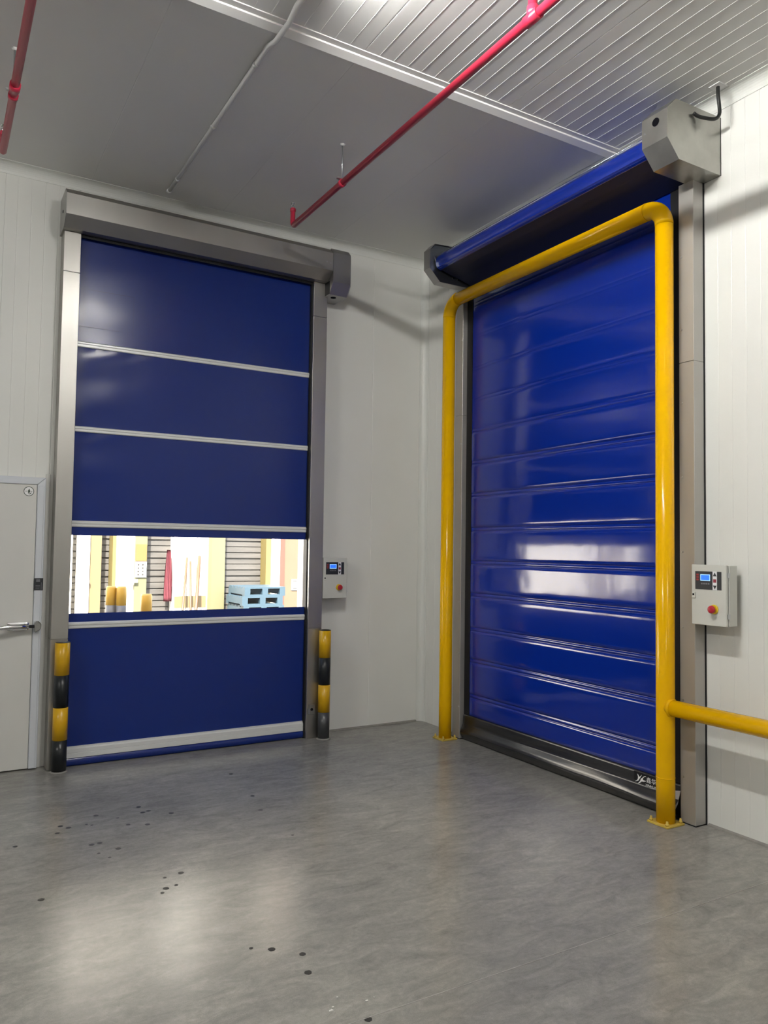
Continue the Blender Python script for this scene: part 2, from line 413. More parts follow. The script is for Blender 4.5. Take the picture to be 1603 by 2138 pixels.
# door in the back wall -------------------------------------------------------
dA = empty('roll_up_door', (-2.18, -0.08, 0))
tag(dA, 'navy roll-up door with white bars and a clear window strip, striped bollards beside it', 'roll-up door')
YC = -0.085; XA0, XA1 = -3.117, -1.238
def sheet_a(z0, z1, mat='blue_a', name='curtain_panel', amp=1.0, seed=0.0, nu=46, nv=22):
    def fn(u, v):
        x = XA0 + (XA1 - XA0) * u; z = z0 + (z1 - z0) * v
        near = math.exp(-((u - 0.02) / 0.22) ** 2)
        d = wrinkle(x, z, seed) * amp * (0.6 + 2.2 * near)
        # creases that hang just below the bar on the left side
        if amp > 0.5:
            k = (z1 - z)
            d += 0.0035 * near * math.exp(-(k / 0.06) ** 2) * math.sin(x * 22 + k * 60)
        e = min(u, 1 - u) * 40; d *= min(1, e)
        return (x, YC - 0.004 - d, z)
    b = MB().grid(fn, nu, nv)
    return b.build(name, mat, dA)
sheet_a(3.083, 3.96, seed=1.0); sheet_a(2.455, 3.048, seed=4.2, amp=1.3); sheet_a(1.764, 2.420, seed=7.7)
sheet_a(1.660, 1.722, amp=0.2, seed=2.0, nv=3); sheet_a(1.026, 1.092, amp=0.2, seed=3.0, nv=3); sheet_a(0.135, 0.986, seed=5.5)
# welded pocket outline in the top sheet
for x0, x1, z0, z1 in ((-3.05, -2.72, 3.48, 3.484), (-2.722, -2.718, 3.16, 3.48), (-3.11, -2.80, 3.20, 3.205)):
    MB().box(x0, x1, YC - 0.0075, YC - 0.003, z0, z1).build('weld_line', 'blue_a', dA)
# soft lip below the bottom bar
def lip(u, v):
    x = XA0 + (XA1 - XA0) * u
    prof = [(-0.004, 0.066), (-0.022, 0.055), (-0.030, 0.030), (-0.024, 0.006), (0.0, -0.003), (0.02, 0.006), (0.02, 0.06)]
    t = v * (len(prof) - 1); i = min(int(t), len(prof) - 2); f = t - i
    y = prof[i][0] * (1 - f) + prof[i + 1][0] * f; z = prof[i][1] * (1 - f) + prof[i + 1][1] * f
    return (x, YC + y * (1 + 0.25 * noise.noise(Vector((x * 3, 0, 4)))), z)
MB().grid(lip, 40, 12).build('bottom_lip', 'blue_a', dA)
# window strip
def pane(u, v): return (XA0 + (XA1 - XA0) * u, YC - 0.004 + 0.0012 * noise.noise(Vector((u * 7, v * 2, 3))), 1.090 + 0.572 * v)
MB().grid(pane, 30, 8).build('window_pane', 'vinyl_window', dA)
# reinforcing bars
def bar(z0, z1, nm='reinforcing_bar'):
    zc = (z0 + z1) / 2; h = (z1 - z0) / 2
    prof = [(YC - 0.002, z0), (YC - 0.010, z0), (YC - 0.014, z0 + h * 0.25), (YC - 0.014, zc - h * 0.1), (YC - 0.018, zc + h * 0.15), (YC - 0.018, z1 - h * 0.35), (YC - 0.008, z1), (YC - 0.002, z1)]
    return MB().prism(prof, 'X', XA0, XA1 - 0.012).build(nm, 'alu', dA)
for z0, z1 in ((3.044, 3.087), (2.417, 2.459), (1.720, 1.766), (0.983, 1.030)): bar(z0, z1)
bb = MB().prism([(YC, 0.06), (YC - 0.026, 0.06), (YC - 0.026, 0.092), (YC - 0.024, 0.094), (YC - 0.026, 0.096), (YC - 0.026, 0.122), (YC - 0.016, 0.131), (YC - 0.016, 0.140), (YC, 0.140)], 'X', XA0, XA1 - 0.012)
bb.build('bottom_bar', 'alu', dA)
# guide posts: three cover sections each, with black edge seal
for x0, x1, inner in ((-3.237, -3.122, 1), (-1.243, -1.116, -1)):
    g = MB().box(x0 + 0.004, x1 - 0.004, -0.144, -0.002, 0.0, 3.86).build('guide_post', 'steel_dark', dA)
    for z0, z1 in ((0.004, 0.916), (0.919, 3.568), (3.572, 3.868)):
        MB().box(x0, x1, -0.150, -0.003, z0, z1, 0.002).build('post_cover', 'steel', g)
    xe = x1 if inner > 0 else x0
    MB().box(xe - 0.002 if inner > 0 else xe - 0.010, xe + 0.004 if inner > 0 else xe + 0.002, -0.118, -0.05, 0.0, 3.86).build('edge_seal', 'black', g)
# photo-eye on the right guide post
se = MB().box(-1.224, -1.178, -0.172, -0.1505, 0.20, 0.285, 0.004).build('photo_sensor', 'steel_dark', dA)
MB().lathe([(0.012, -0.002), (0.012, 0.0015)], (-1.205, -0.1735, 0.245), 'Y', 12).build('sensor_lens', 'hole', se)
MB().box(-1.232, -1.224, -0.168, -0.153, 0.205, 0.25).build('sensor_bracket', 'galv', se)
# header cover: chamfered box
hp = [(-0.002, 3.868), (-0.205, 3.868), (-0.300, 3.936), (-0.300, 4.086), (-0.245, 4.135), (-0.002, 4.135)]
hd = MB().prism(hp, 'X', -3.246, -1.141).build('header_cover', 'steel', dA)
MB().prism([(y, z) for y, z in hp], 'X', -3.250, -3.2465).build('end_plate', 'steel_dark', hd)
MB().lathe([(0.011, 0), (0.011, 0.003)], (-3.253, -0.15, 4.0), 'X', 12).build('end_hole', 'hole', hd)
for px, pz in ((-1.20, 4.0), (-1.165, 3.995)): MB().lathe([(0.006, -0.003), (0.004, 0)], (px, -0.3005, pz), 'Y', 10).build('screw', 'galv', hd)
mp = [(-0.002, 3.752), (-0.235, 3.752), (-0.303, 3.842), (-0.303, 4.095), (-0.26, 4.14), (-0.002, 4.14)]
mc = MB().prism(mp, 'X', -1.139, -0.975)
# chamfer the outer vertical front edge by an extra sloped slice
sl = [(-0.03, 3.77), (-0.215, 3.77), (-0.265, 3.845), (-0.265, 4.08), (-0.24, 4.115), (-0.03, 4.115)]
va = [mc.bm.verts.new((-0.975, y, z)) for y, z in mp]; vb = [mc.bm.verts.new((-0.952, y, z)) for y, z in sl]
for i in range(6): mc.bm.faces.new((va[i], va[(i + 1) % 6], vb[(i + 1) % 6], vb[i]))
mc.bm.faces.new(vb[::-1])
bmesh.ops.remove_doubles(mc.bm, verts=mc.bm.verts, dist=1e-5); bmesh.ops.recalc_face_normals(mc.bm, faces=mc.bm.faces)
mc = mc.build('motor_cover', 'steel_dark', dA)
MB().lathe([(0.024, -0.002), (0.024, 0.003)], (-1.07, -0.17, 3.751), 'Z', 18).build('cable_hole', 'hole', mc)
MB().box(-1.1405, -1.1385, -0.24, -0.02, 3.756, 3.866).build('cover_flange', 'black', mc)
# sheet-metal back plate behind the header where the curtain enters
MB().box(-3.12, -1.235, -0.13, -0.122, 3.845, 3.87).build('header_lip', 'black', dA)
MB().box(-3.12, -1.235, 0.0, 0.10, 3.862, 3.874).build('lintel', 'steel_dark', dA)

# door in the right wall -------------------------------------------------------
dB = empty('roll_up_door', (-0.05, -1.85, 0))
tag(dB, 'royal blue ribbed roll-up door with a black bottom bag, behind the yellow pipe frame', 'roll-up door')
XC = -0.050; YB0, YB1 = -0.815, -2.865
SE = [0.205, 0.388, 0.683, 0.945, 1.231, 1.501, 1.779, 2.069, 2.344, 2.618, 2.882, 3.155, 3.43, 3.70, 3.98]
def ribs_b(z0, z1, i):
    h = z1 - z0
    faint = 0.12 if z0 > 3.1 else (0.3 if z0 > 2.55 else 1.0)
    d = 0.010 * faint
    prof = [(0.0, 0.0), (-0.45 * d, 0.004), (-d, 0.012), (-1.18 * d, 0.03), (-1.25 * d, h * 0.5), (-1.18 * d, h - 0.058), (-d, h - 0.044),
            (-0.4 * d, h - 0.033), (0.0, h - 0.030), (-0.2 * d, h - 0.027), (-0.62 * d, h - 0.022), (-0.62 * d, h - 0.012), (-0.2 * d, h - 0.006), (0.0, h - 0.002), (0.0, h)]
    zs = []
    for k in range(len(prof) - 1):
        n = 5 if k in (3, 4) else 1
        for q in range(n): zs.append((prof[k][0] + (prof[k + 1][0] - prof[k][0]) * q / n, prof[k][1] + (prof[k + 1][1] - prof[k][1]) * q / n))
    zs.append(prof[-1])
    amp = 1.0 if 0.9 < z0 < 1.9 else 0.35
    def fn(u, v):
        y = YB0 + (YB1 - YB0) * u; dx, dz = zs[round(v * (len(zs) - 1))]
        t = dz / h; w = math.sin(PI * min(1, max(0, t)))
        wr = (noise.noise(Vector((y * 4.0, z0 + dz * 2.5, i * 3.1))) * 0.0020 + noise.noise(Vector((y * 14, dz * 5, i))) * 0.0007) * amp * w
        edge = min(1.0, min(u, 1 - u) * 30)
        return (XC + dx * (0.3 + 0.7 * edge) - wr * edge, y, z0 + dz)
    return MB().grid(fn, 64, len(zs) - 1).build('curtain_panel', 'blue_b', dB)
for i, (z0, z1) in enumerate(zip(SE[:-1], SE[1:])): ribs_b(z0, z1, i)
# dark margin strips down both edges
for y0, y1 in ((-0.742, YB0), (YB1, -2.958)):
    MB().box(XC - 0.006, XC + 0.02, y0, y1, 0.02, 3.92).build('edge_seal', 'black', dB)
# bottom bag of black vinyl
bag = [(0.0, 0.210), (-0.014, 0.205), (-0.018, 0.17), (-0.020, 0.128), (-0.032, 0.112), (-0.050, 0.088), (-0.060, 0.066), (-0.054, 0.045), (-0.040, 0.02), (-0.026, 0.004), (0.0, 0.002)]
def bagf(u, v):
    y = -0.75 + (-2.935 + 0.75) * u; t = v * (len(bag) - 1); i = min(int(t), len(bag) - 2); f = t - i
    x = bag[i][0] * (1 - f) + bag[i + 1][0] * f; z = bag[i][1] * (1 - f) + bag[i + 1][1] * f
    k = 0.75 + 0.45 * u + 0.18 * noise.noise(Vector((y * 2.2, z * 6, 1.3)))
    b2 = max(0, min(1, (0.126 - z) / 0.02))
    return (XC - 0.004 + x * (1 + (k - 1) * b2), y, z + 0.004 * b2 * noise.noise(Vector((y * 5, 0, 2))) * (z > 0.02))
bg = MB().grid(bagf, 70, 30).build('bottom_bag', 'black_vinyl', dB)
# printed badge: emblem and lettering
XE = XC - 0.0245
E1 = [(-2.611, 0.19), (-2.621, 0.184), (-2.627, 0.174), (-2.635, 0.178), (-2.648, 0.191), (-2.641, 0.178), (-2.631, 0.163), (-2.622, 0.149), (-2.609, 0.143), (-2.594, 0.138), (-2.609, 0.148), (-2.618, 0.16), (-2.619, 0.175)]
E2 = [(-2.654, 0.176), (-2.665, 0.186), (-2.682, 0.192), (-2.678, 0.187), (-2.665, 0.181), (-2.659, 0.175), (-2.656, 0.163), (-2.665, 0.161), (-2.682, 0.16), (-2.665, 0.153), (-2.646, 0.151), (-2.633, 0.137), (-2.618, 0.131), (-2.626, 0.14), (-2.637, 0.153), (-2.641, 0.165), (-2.648, 0.171)]
MB().box(XE + 0.0015, XE + 0.004, -2.585, -2.86, 0.128, 0.202).build('badge', 'black', bg)
for E in (E1, E2): MB().prism(E, 'X', XE - 0.0006, XE + 0.001).build('emblem', 'white', bg)
def placer(y0, z0): return lambda u, v: (XE, y0 - u, z0 + v)
text_part('鑫', 0.038, placer(-2.685, 0.157), 'white', 'lettering', bg)
text_part('华', 0.038, placer(-2.724, 0.157), 'white', 'lettering', bg)
text_part('XINHUA', 0.0215, placer(-2.677, 0.1305), 'white', 'lettering', bg, 1.0)
MB().prism([(-2.905, 0.165), (-2.946, 0.175), (-2.925, 0.09), (-2.905, 0.05)], 'X', XC - 0.034, XC - 0.030).build('torn_liner', 'white', bg)
# guide posts
for (y0, y1, side) in ((-0.632, -0.738, 1), (-2.960, -3.066, -1)):
    g = MB().box(-0.096, -0.006, y0 - 0.003, y1 + 0.003, 0.0, 3.85).build('guide_post', 'steel_dark', dB)
    for z0, z1 in ((0.006, 2.745), (2.748, 3.852)):
        MB().box(-0.100, -0.010, y0, y1, z0, z1, 0.002).build('post_cover', 'steel_satin', g)
    MB().box(-0.010, -0.001, y0 + 0.002, y1 - 0.003, 0.0, 3.85).build('gasket', 'black', g)
    MB().box(-0.099, -0.012, y0, y1, 0.0, 0.006).build('foot_seal', 'black', g)
    for z in (0.27, 0.72, 1.15, 1.60, 2.05, 2.5, 2.95, 3.4):
        for dz in ((0,) if side < 0 else (0, )):
            MB().lathe([(0.0065, -0.0030), (0.0065, -0.001), (0.007, 0.001)], (-0.101, (y0 - 0.02) if side < 0 else (y1 + 0.014), z + dz), 'X', 10).build('screw', 'galv', g)
# roll, hood and end covers
oct_ = [(-0.003, 3.85), (-0.375, 3.85), (-0.475, 3.955), (-0.475, 4.125), (-0.40, 4.198), (-0.003, 4.205)]
mcB = MB().prism(oct_, 'Y', -3.185, -3.005).build('motor_cover', 'steel_motor', dB)
MB().lathe([(0.024, -0.002), (0.024, 0.002)], (-0.476, -3.105, 4.075), 'X', 20).build('cable_hole', 'hole', mcB)
MB().lathe([(0.006, -0.003), (0.006, 0.001)], (-0.476, -3.025, 4.04), 'X', 10).build('screw', 'galv', mcB)
MB().box(-0.003, -0.0005, -3.187, -3.005, 3.85, 4.205).build('gasket', 'black', mcB)
ec = [(-0.003, 3.842), (-0.375, 3.842), (-0.480, 3.945), (-0.480, 4.105), (-0.43, 4.158), (-0.003, 4.19)]
ecL = MB()
# end bracket: outer plate with a folded rim
ecL.prism(ec, 'Y', -0.690, -0.694)
ins = [(-0.003, 3.846), (-0.373, 3.846), (-0.476, 3.947), (-0.476, 4.103), (-0.428, 4.154), (-0.003, 4.186)]
n = len(ec)
def rim_strip(P, Q):
    for i in range(0, n - 1):
        a, b, c, d = P[i], P[i + 1], Q[i + 1], Q[i]
        va = [ecL.bm.verts.new((u, -0.694, v)) for u, v in (a, b, c, d)]; vb = [ecL.bm.verts.new((u, -0.780, v)) for u, v in (a, b, c, d)]
        fs = [ecL.bm.faces.new((va[k], va[(k + 1) % 4], vb[(k + 1) % 4], vb[k])) for k in range(4)] + [ecL.bm.faces.new(va[::-1]), ecL.bm.faces.new(vb)]
        bmesh.ops.recalc_face_normals(ecL.bm, faces=fs)
rim_strip(ec, ins)
ecL = ecL.build('end_cover', 'steel_dark', dB)
MB().prism([(u * 0.985, 3.995 + (v - 3.995) * 0.985) for u, v in ins], 'Y', -0.760, -0.768).build('bearing_plate', 'steel_inner', ecL)
for (px, pz) in ((-0.23, 3.905), (-0.185, 3.900), (-0.145, 3.925)):
    MB().lathe([(0.007, -0.004), (0.006, -0.001), (0.007, 0.001)], (px, -0.7685, pz), 'Y', 10).build('bolt', 'chrome', ecL)
MB().tube([(-0.425, -0.769, 4.05), (-0.435, -0.785, 4.045), (-0.405, -0.785, 3.965), (-0.395, -0.769, 3.96)], 0.005, 8).build('spring_hook', 'chrome', ecL)
MB().tube([(-0.16 + 0.085 * math.cos(a), -0.785, 4.035 + 0.085 * math.sin(a)) for a in [PI * (0.93 + 0.6 * k / 12) for k in range(13)]], 0.006, 8).build('drum_ring', 'galv', ecL)
MB().tube([(-0.175, -0.79, 4.055), (-0.175, -3.0, 4.055)], 0.115, 40).build('curtain_roll', 'blue_b', dB)
hood = [(-0.05, 4.185), (-0.30, 4.105), (-0.375, 4.075), (-0.408, 4.048), (-0.424, 4.015), (-0.424, 3.985), (-0.412, 3.955), (-0.385, 3.940), (-0.345, 3.942), (-0.30, 3.960)]
inner = [(u + 0.012 if i > 3 else u, v - 0.008 if i < 7 else v + 0.006) for i, (u, v) in enumerate(hood)][::-1]
hb = MB().prism(hood + inner, 'Y', -0.785, -3.003, smooth=True)
hb.build('hood', 'blue_b', dB, auto=True)
lin = [(-0.392, 3.944), (-0.30, 3.918), (-0.20, 3.895), (-0.10, 3.868), (-0.062, 3.858), (-0.062, 3.866), (-0.10, 3.877), (-0.20, 3.905), (-0.30, 3.929), (-0.39, 3.952)]
MB().prism(lin, 'Y', -0.80, -3.003).build('hood_lining', 'hood_dark', dB)
MB().tube([(-0.375, -0.80, 4.082), (-0.395, -3.003, 4.075)], 0.003, 6).build('hood_cord', 'chrome', dB)

# ------------------------------------------------------------------ yellow guard frame
gf = empty('guard_frame', (-0.2, -1.8, 0)); tag(gf, 'yellow steel pipe frame with side rail in front of the ribbed blue door', 'guard rail')
RP = 0.054
PYL, PYR, ZT = -0.672, -2.935, 3.722
def elbow(y, s):
    r = 0.13; pts = []
    for k in range(11):
        a = PI / 2 * k / 10
        pts.append((-0.2, y + s * (r - r * math.cos(a)), ZT - r + r * math.sin(a)))
    return pts
for y, s in ((PYL, -1), (PYR, 1)):
    p = MB().tube([(-0.2, y, 0.012), (-0.2, y, 0.27), (-0.2, y, ZT - 0.13)], RP, 32).build('post', 'yellow', gf)
    MB().tube([(-0.2, y, 0.268), (-0.2, y, 0.272)], RP + 0.0012, 32).build('weld_seam', 'yellow', p)
    e = MB().tube(elbow(y, s), RP + 0.0005, 32).build('elbow', 'yellow', gf)
    MB().tube([(-0.2, y + s * 0.128, ZT), (-0.2, y + s * 0.132, ZT)], RP + 0.002, 32).build('weld_seam', 'yellow', e)
    bp_ = MB().box(-0.275, -0.125, y - 0.075, y + 0.075, 0.0, 0.012, 0.002).build('base_plate', 'yellow_dull', gf)
    for bx, by in ((-0.258, -0.058), (-0.258, 0.058), (-0.142, -0.058), (-0.142, 0.058)):
        MB().lathe([(0.012, 0.012), (0.012, 0.022), (0.007, 0.022), (0.007, 0.036), (0.005, 0.038)], (bx, y + by, 0), 'Z', 6).build('anchor_bolt', 'yellow_dull', bp_)
MB().tube([(-0.2, PYL - 0.13, ZT), (-0.2, PYR + 0.13, ZT)], RP, 32).build('top_bar', 'yellow', gf)
MB().tube([(-0.2, PYR, 0.682), (-0.2, -5.6, 0.682)], RP - 0.006, 32).build('side_rail', 'yellow', gf)
MB().lathe([(RP - 0.005, 0.006), (RP + 0.003, -0.001), (RP - 0.005, -0.012)], (-0.2, PYR - 0.045, 0.682), 'Y', 28).build('weld_seam', 'yellow', gf)
p = MB().tube([(-0.2, -5.6, 0.012), (-0.2, -5.6, 0.78)], RP, 32).build('post', 'yellow', gf)
MB().box(-0.275, -0.125, -5.675, -5.525, 0.0, 0.012, 0.002).build('base_plate', 'yellow_dull', gf)

# ------------------------------------------------------------------ striped bollards by the navy door
def bollard(x, y, label, scuffed=False):
    t = empty('bollard', (x, y, 0)); tag(t, label, 'bollard', 'striped bollards at the navy door')
    for k in range(4):
        z0, z1 = 0.225 * k, 0.225 * (k + 1)
        MB().tube([(x, y, z0), (x, y, z1)], 0.05 if k % 2 else 0.0492, 28).build('band', 'band_yellow' if k % 2 else ('scuff' if (scuffed and k == 0) else 'band_black'), t)
    MB().lathe([(0.0485, 0.9), (0.047, 0.904), (0.03, 0.909), (0.008, 0.911)], (x, y, 0), 'Z', 28).build('cap', 'cap', t)
    MB().lathe([(0.061, 0.0004), (0.059, 0.004), (0.054, 0.007), (0.049, 0.012)], (x, y, 0), 'Z', 20).build('grout_ring', 'grout', t)
bollard(-3.165, -0.212, 'yellow and black striped bollard between the navy door and the white hinged door')
bollard(-1.112, -0.212, 'yellow and black striped bollard below the small control box, scuffed at its foot', True)

# ------------------------------------------------------------------ control boxes
def control_box(frame, label, w=0.232, h=0.347, d=0.095, back=0.045, side=False):
    """frame(u, v, n): u to the right, v up, n out of the wall -> world; origin at the lower left of the box"""
    P0 = Vector(frame(0, 0, 0)); t = empty('control_box', P0)
    tag(t, label, 'control box', 'door control boxes')
    def bx(u0, u1, v0, v1, n0, n1, nm, mat, par, bev=0.0):
        a = frame(u0, v0, n0); b = frame(u1, v1, n1)
        return MB().box(a[0], b[0], a[1], b[1], a[2], b[2], bev).build(nm, mat, par)
    body = bx(0.004, w, 0.002, h - 0.002, back, back + d - 0.022, 'body', 'box', t, 0.003)
    for v in (0.06, h - 0.06): bx(0.04, w - 0.04, v - 0.012, v + 0.012, 0.0, back, 'mounting_rail', 'galv', t)
    F = back + d
    door = bx(0, w - 0.003, 0, h, back + d - 0.019, F, 'door', 'box', t, 0.003)
    for v in (0.045, h - 0.07): bx(w - 0.004, w + 0.002, v, v + 0.026, F - 0.03, F - 0.008, 'hinge', 'galv', door)
    k = bx(0.027, 0.199, 0.205, 0.309, F, F + 0.0015, 'keypad', 'panel_black', door)
    bx(0.062, 0.126, 0.255, 0.292, F + 0.0015, F + 0.002, 'screen', 'screen_edge', k)
    bx(0.066, 0.122, 0.259, 0.288, F + 0.002, F + 0.0024, 'screen', 'screen', k)
    bx(0.143, 0.171, 0.204, 0.310, F + 0.0015, F + 0.0021, 'button_strip', 'key_white', k)
    def tri(pts, nm, mat):
        b = MB(); A = [b.bm.verts.new(frame(u, v, F + 0.0021)) for u, v in pts]; B = [b.bm.verts.new(frame(u, v, F + 0.0028)) for u, v in pts]
        m = len(pts); fs = [b.bm.faces.new((A[i], A[(i + 1) % m], B[(i + 1) % m], B[i])) for i in range(m)] + [b.bm.faces.new(A[::-1]), b.bm.faces.new(B)]
        bmesh.ops.recalc_face_normals(b.bm, faces=fs); b.build(nm, mat, k)
    tri([(0.145, 0.283), (0.169, 0.283), (0.157, 0.305)], 'up_key', 'panel_black')
    tri([(0.145, 0.231), (0.169, 0.231), (0.157, 0.209)], 'down_key', 'panel_black')
    tri([(0.147, 0.247), (0.167, 0.247), (0.167, 0.266), (0.147, 0.266)], 'stop_key', 'key_red')
    # small print: column of red marks beside the screen, grey marks below it
    for q in range(3): bx(0.035, 0.051, 0.256 + q * 0.014, 0.266 + q * 0.014, F + 0.0015, F + 0.0019, 'print_mark', 'print_red', k)
    for q in range(4): bx(0.066 + q * 0.015, 0.077 + q * 0.015, 0.234, 0.243, F + 0.0015, F + 0.0019, 'print_mark', 'print_grey', k)
    lk = bx(0.006, 0.030, 0.152, 0.188, F, F + 0.006, 'lock', 'box', door, 0.002)
    ax = 'X' if side else 'Y'; sgn = -1
    def disc(u, v, n0, prof, nm, mat, par, seg=20):
        c = frame(u, v, n0); return MB().lathe([(r, sgn * hh) for r, hh in prof], c, ax, seg).build(nm, mat, par)
    disc(0.017, 0.174, F + 0.006, [(0.006, 0), (0.006, 0.001)], 'keyhole', 'hole', lk)
    disc(0.152, 0.095, F, [(0.027, 0), (0.027, 0.006), (0.024, 0.008)], 'stop_button_collar', 'stop_yellow', door)
    disc(0.152, 0.095, F, [(0.012, 0.008), (0.012, 0.018), (0.021, 0.020), (0.0225, 0.025), (0.021, 0.033), (0.014, 0.036), (0.004, 0.037)], 'stop_button', 'red', door)
    return t
control_box(lambda u, v, n: (-n, -3.074 - u, 1.181 + v), 'grey control box on the wall panel above the yellow side rail', side=True)
control_box(lambda u, v, n: (-1.106 + u, -n, 1.160 + v), 'grey control box on the back wall above the scuffed striped bollard')

# ------------------------------------------------------------------ white hinged door on the left
d1 = empty('door_1', (-3.7, 0, 0)); tag(d1, 'white hinged cold-room door with chrome lever latch', 'door', kind='structure')
X1, X0, ZD = -3.290, -4.33, 2.068
leaf = MB().box(X0 + 0.045, X1 - 0.058, -0.052, -0.0005, 0.008, ZD - 0.052, 0.003).build('leaf', 'door', d1)
def edge(poly_front, nm='edge_profile'):
    b = MB(); A = [b.bm.verts.new((u, -0.060, v)) for u, v in poly_front]; B = [b.bm.verts.new((u, -0.0005, v)) for u, v in poly_front]
    m = len(A); fs = [b.bm.faces.new((A[i], A[(i + 1) % m], B[(i + 1) % m], B[i])) for i in range(m)] + [b.bm.faces.new(A[::-1]), b.bm.faces.new(B)]
    bmesh.ops.recalc_face_normals(b.bm, faces=fs)
    bmesh.ops.bevel(b.bm, geom=list(b.bm.edges), offset=0.005, segments=2, affect='EDGES', profile=0.5)
    return b.build(nm, 'door_edge', d1)
W_ = 0.056
edge([(X1, 0.006), (X1, ZD), (X1 - W_, ZD - 0.052), (X1 - W_, 0.006)])
edge([(X1 - 0.0005, ZD), (X0, ZD), (X0 + W_, ZD - 0.052), (X1 - W_ - 0.0005, ZD - 0.052)])
edge([(X0, 0.006), (X0, ZD - 0.0005), (X0 + W_, ZD - 0.0525), (X0 + W_, 0.006)])
MB().box(X1 - 0.052, X1 - 0.012, -0.0645, -0.0595, 0.01, ZD - 0.06, 0.002).build('edge_bead', 'door_edge', d1)
MB().box(X1 + 0.002, X1 + 0.034, -0.014, -0.0003, 0.0, ZD + 0.03, 0.002).build('door_frame', 'door', d1)
# chrome latch
ht = MB().tube([(-3.80, -0.125, 1.0), (-3.60, -0.125, 1.005), (-3.49, -0.118, 1.012), (-3.44, -0.105, 1.012), (-3.375, -0.10, 1.010)], 0.016, 14, radii=[0.013, 0.015, 0.016, 0.017, 0.013]).build('lever', 'chrome', d1)
MB().box(-3.515, -3.375, -0.098, -0.0515, 0.982, 1.042, 0.010, 2).build('latch_body', 'chrome', ht)
MB().box(-3.50, -3.40, -0.112, -0.098, 0.992, 1.036, 0.006, 2).build('latch_plate', 'chrome', ht)
MB().tube([(-3.38, -0.10, 1.010), (-3.335, -0.10, 1.010)], 0.011, 12).build('latch_bolt', 'black', ht)
MB().prism([(-3.338, 0.965), (-3.300, 0.990), (-3.296, 1.028), (-3.322, 1.052), (-3.342, 1.040)], 'Y', -0.118, -0.0605, bev=0.006).build('keeper', 'chrome', d1)
# stickers
st = MB().lathe([(0.0345, 0.0), (0.0345, 0.0008)], (-3.402, -0.0530, 1.966), 'Y', 28).build('round_sticker', 'white', d1)
rg = MB()
for k in range(28):
    a0, a1 = 2 * PI * k / 28, 2 * PI * (k + 1) / 28
    rg.poly([(-3.402 + r * math.cos(a), -0.0534, 1.966 + r * math.sin(a)) for r, a in ((0.030, a0), (0.0345, a0), (0.0345, a1), (0.030, a1))])
rg.build('sticker_ring', 'sticker_ink', st)
em = MB()
em.prism([(-3.406, 1.952), (-3.396, 1.956), (-3.392, 1.966), (-3.400, 1.986), (-3.409, 1.968)], 'Y', -0.0536, -0.0530)
em.prism([(-3.408, 1.950), (-3.400, 1.944), (-3.388, 1.948), (-3.384, 1.960), (-3.388, 1.958), (-3.394, 1.951)], 'Y', -0.0536, -0.0530)
em.build('sticker_emblem', 'sticker_ink', st)
for dx in (-0.018, 0.019): MB().lathe([(0.003, 0), (0.003, 0.0006)], (-3.402 + dx, -0.0537, 1.966), 'Y', 8).build('sticker_dot', 'sticker_ink', st)
lb = MB().box(-3.348, -3.289, -0.0660, -0.0646, 1.262, 1.348).build('black_label', 'panel_black', d1)
for u0, u1, v0, v1 in ((-3.335, -3.310, 1.322, 1.340), (-3.338, -3.308, 1.294, 1.297), (-3.338, -3.308, 1.284, 1.287), (-3.338, -3.312, 1.274, 1.277), (-3.302, -3.299, 1.268, 1.318)):
    MB().box(u0, u1, -0.0664, -0.0659, v0, v1).build('label_print', 'print_grey', lb)

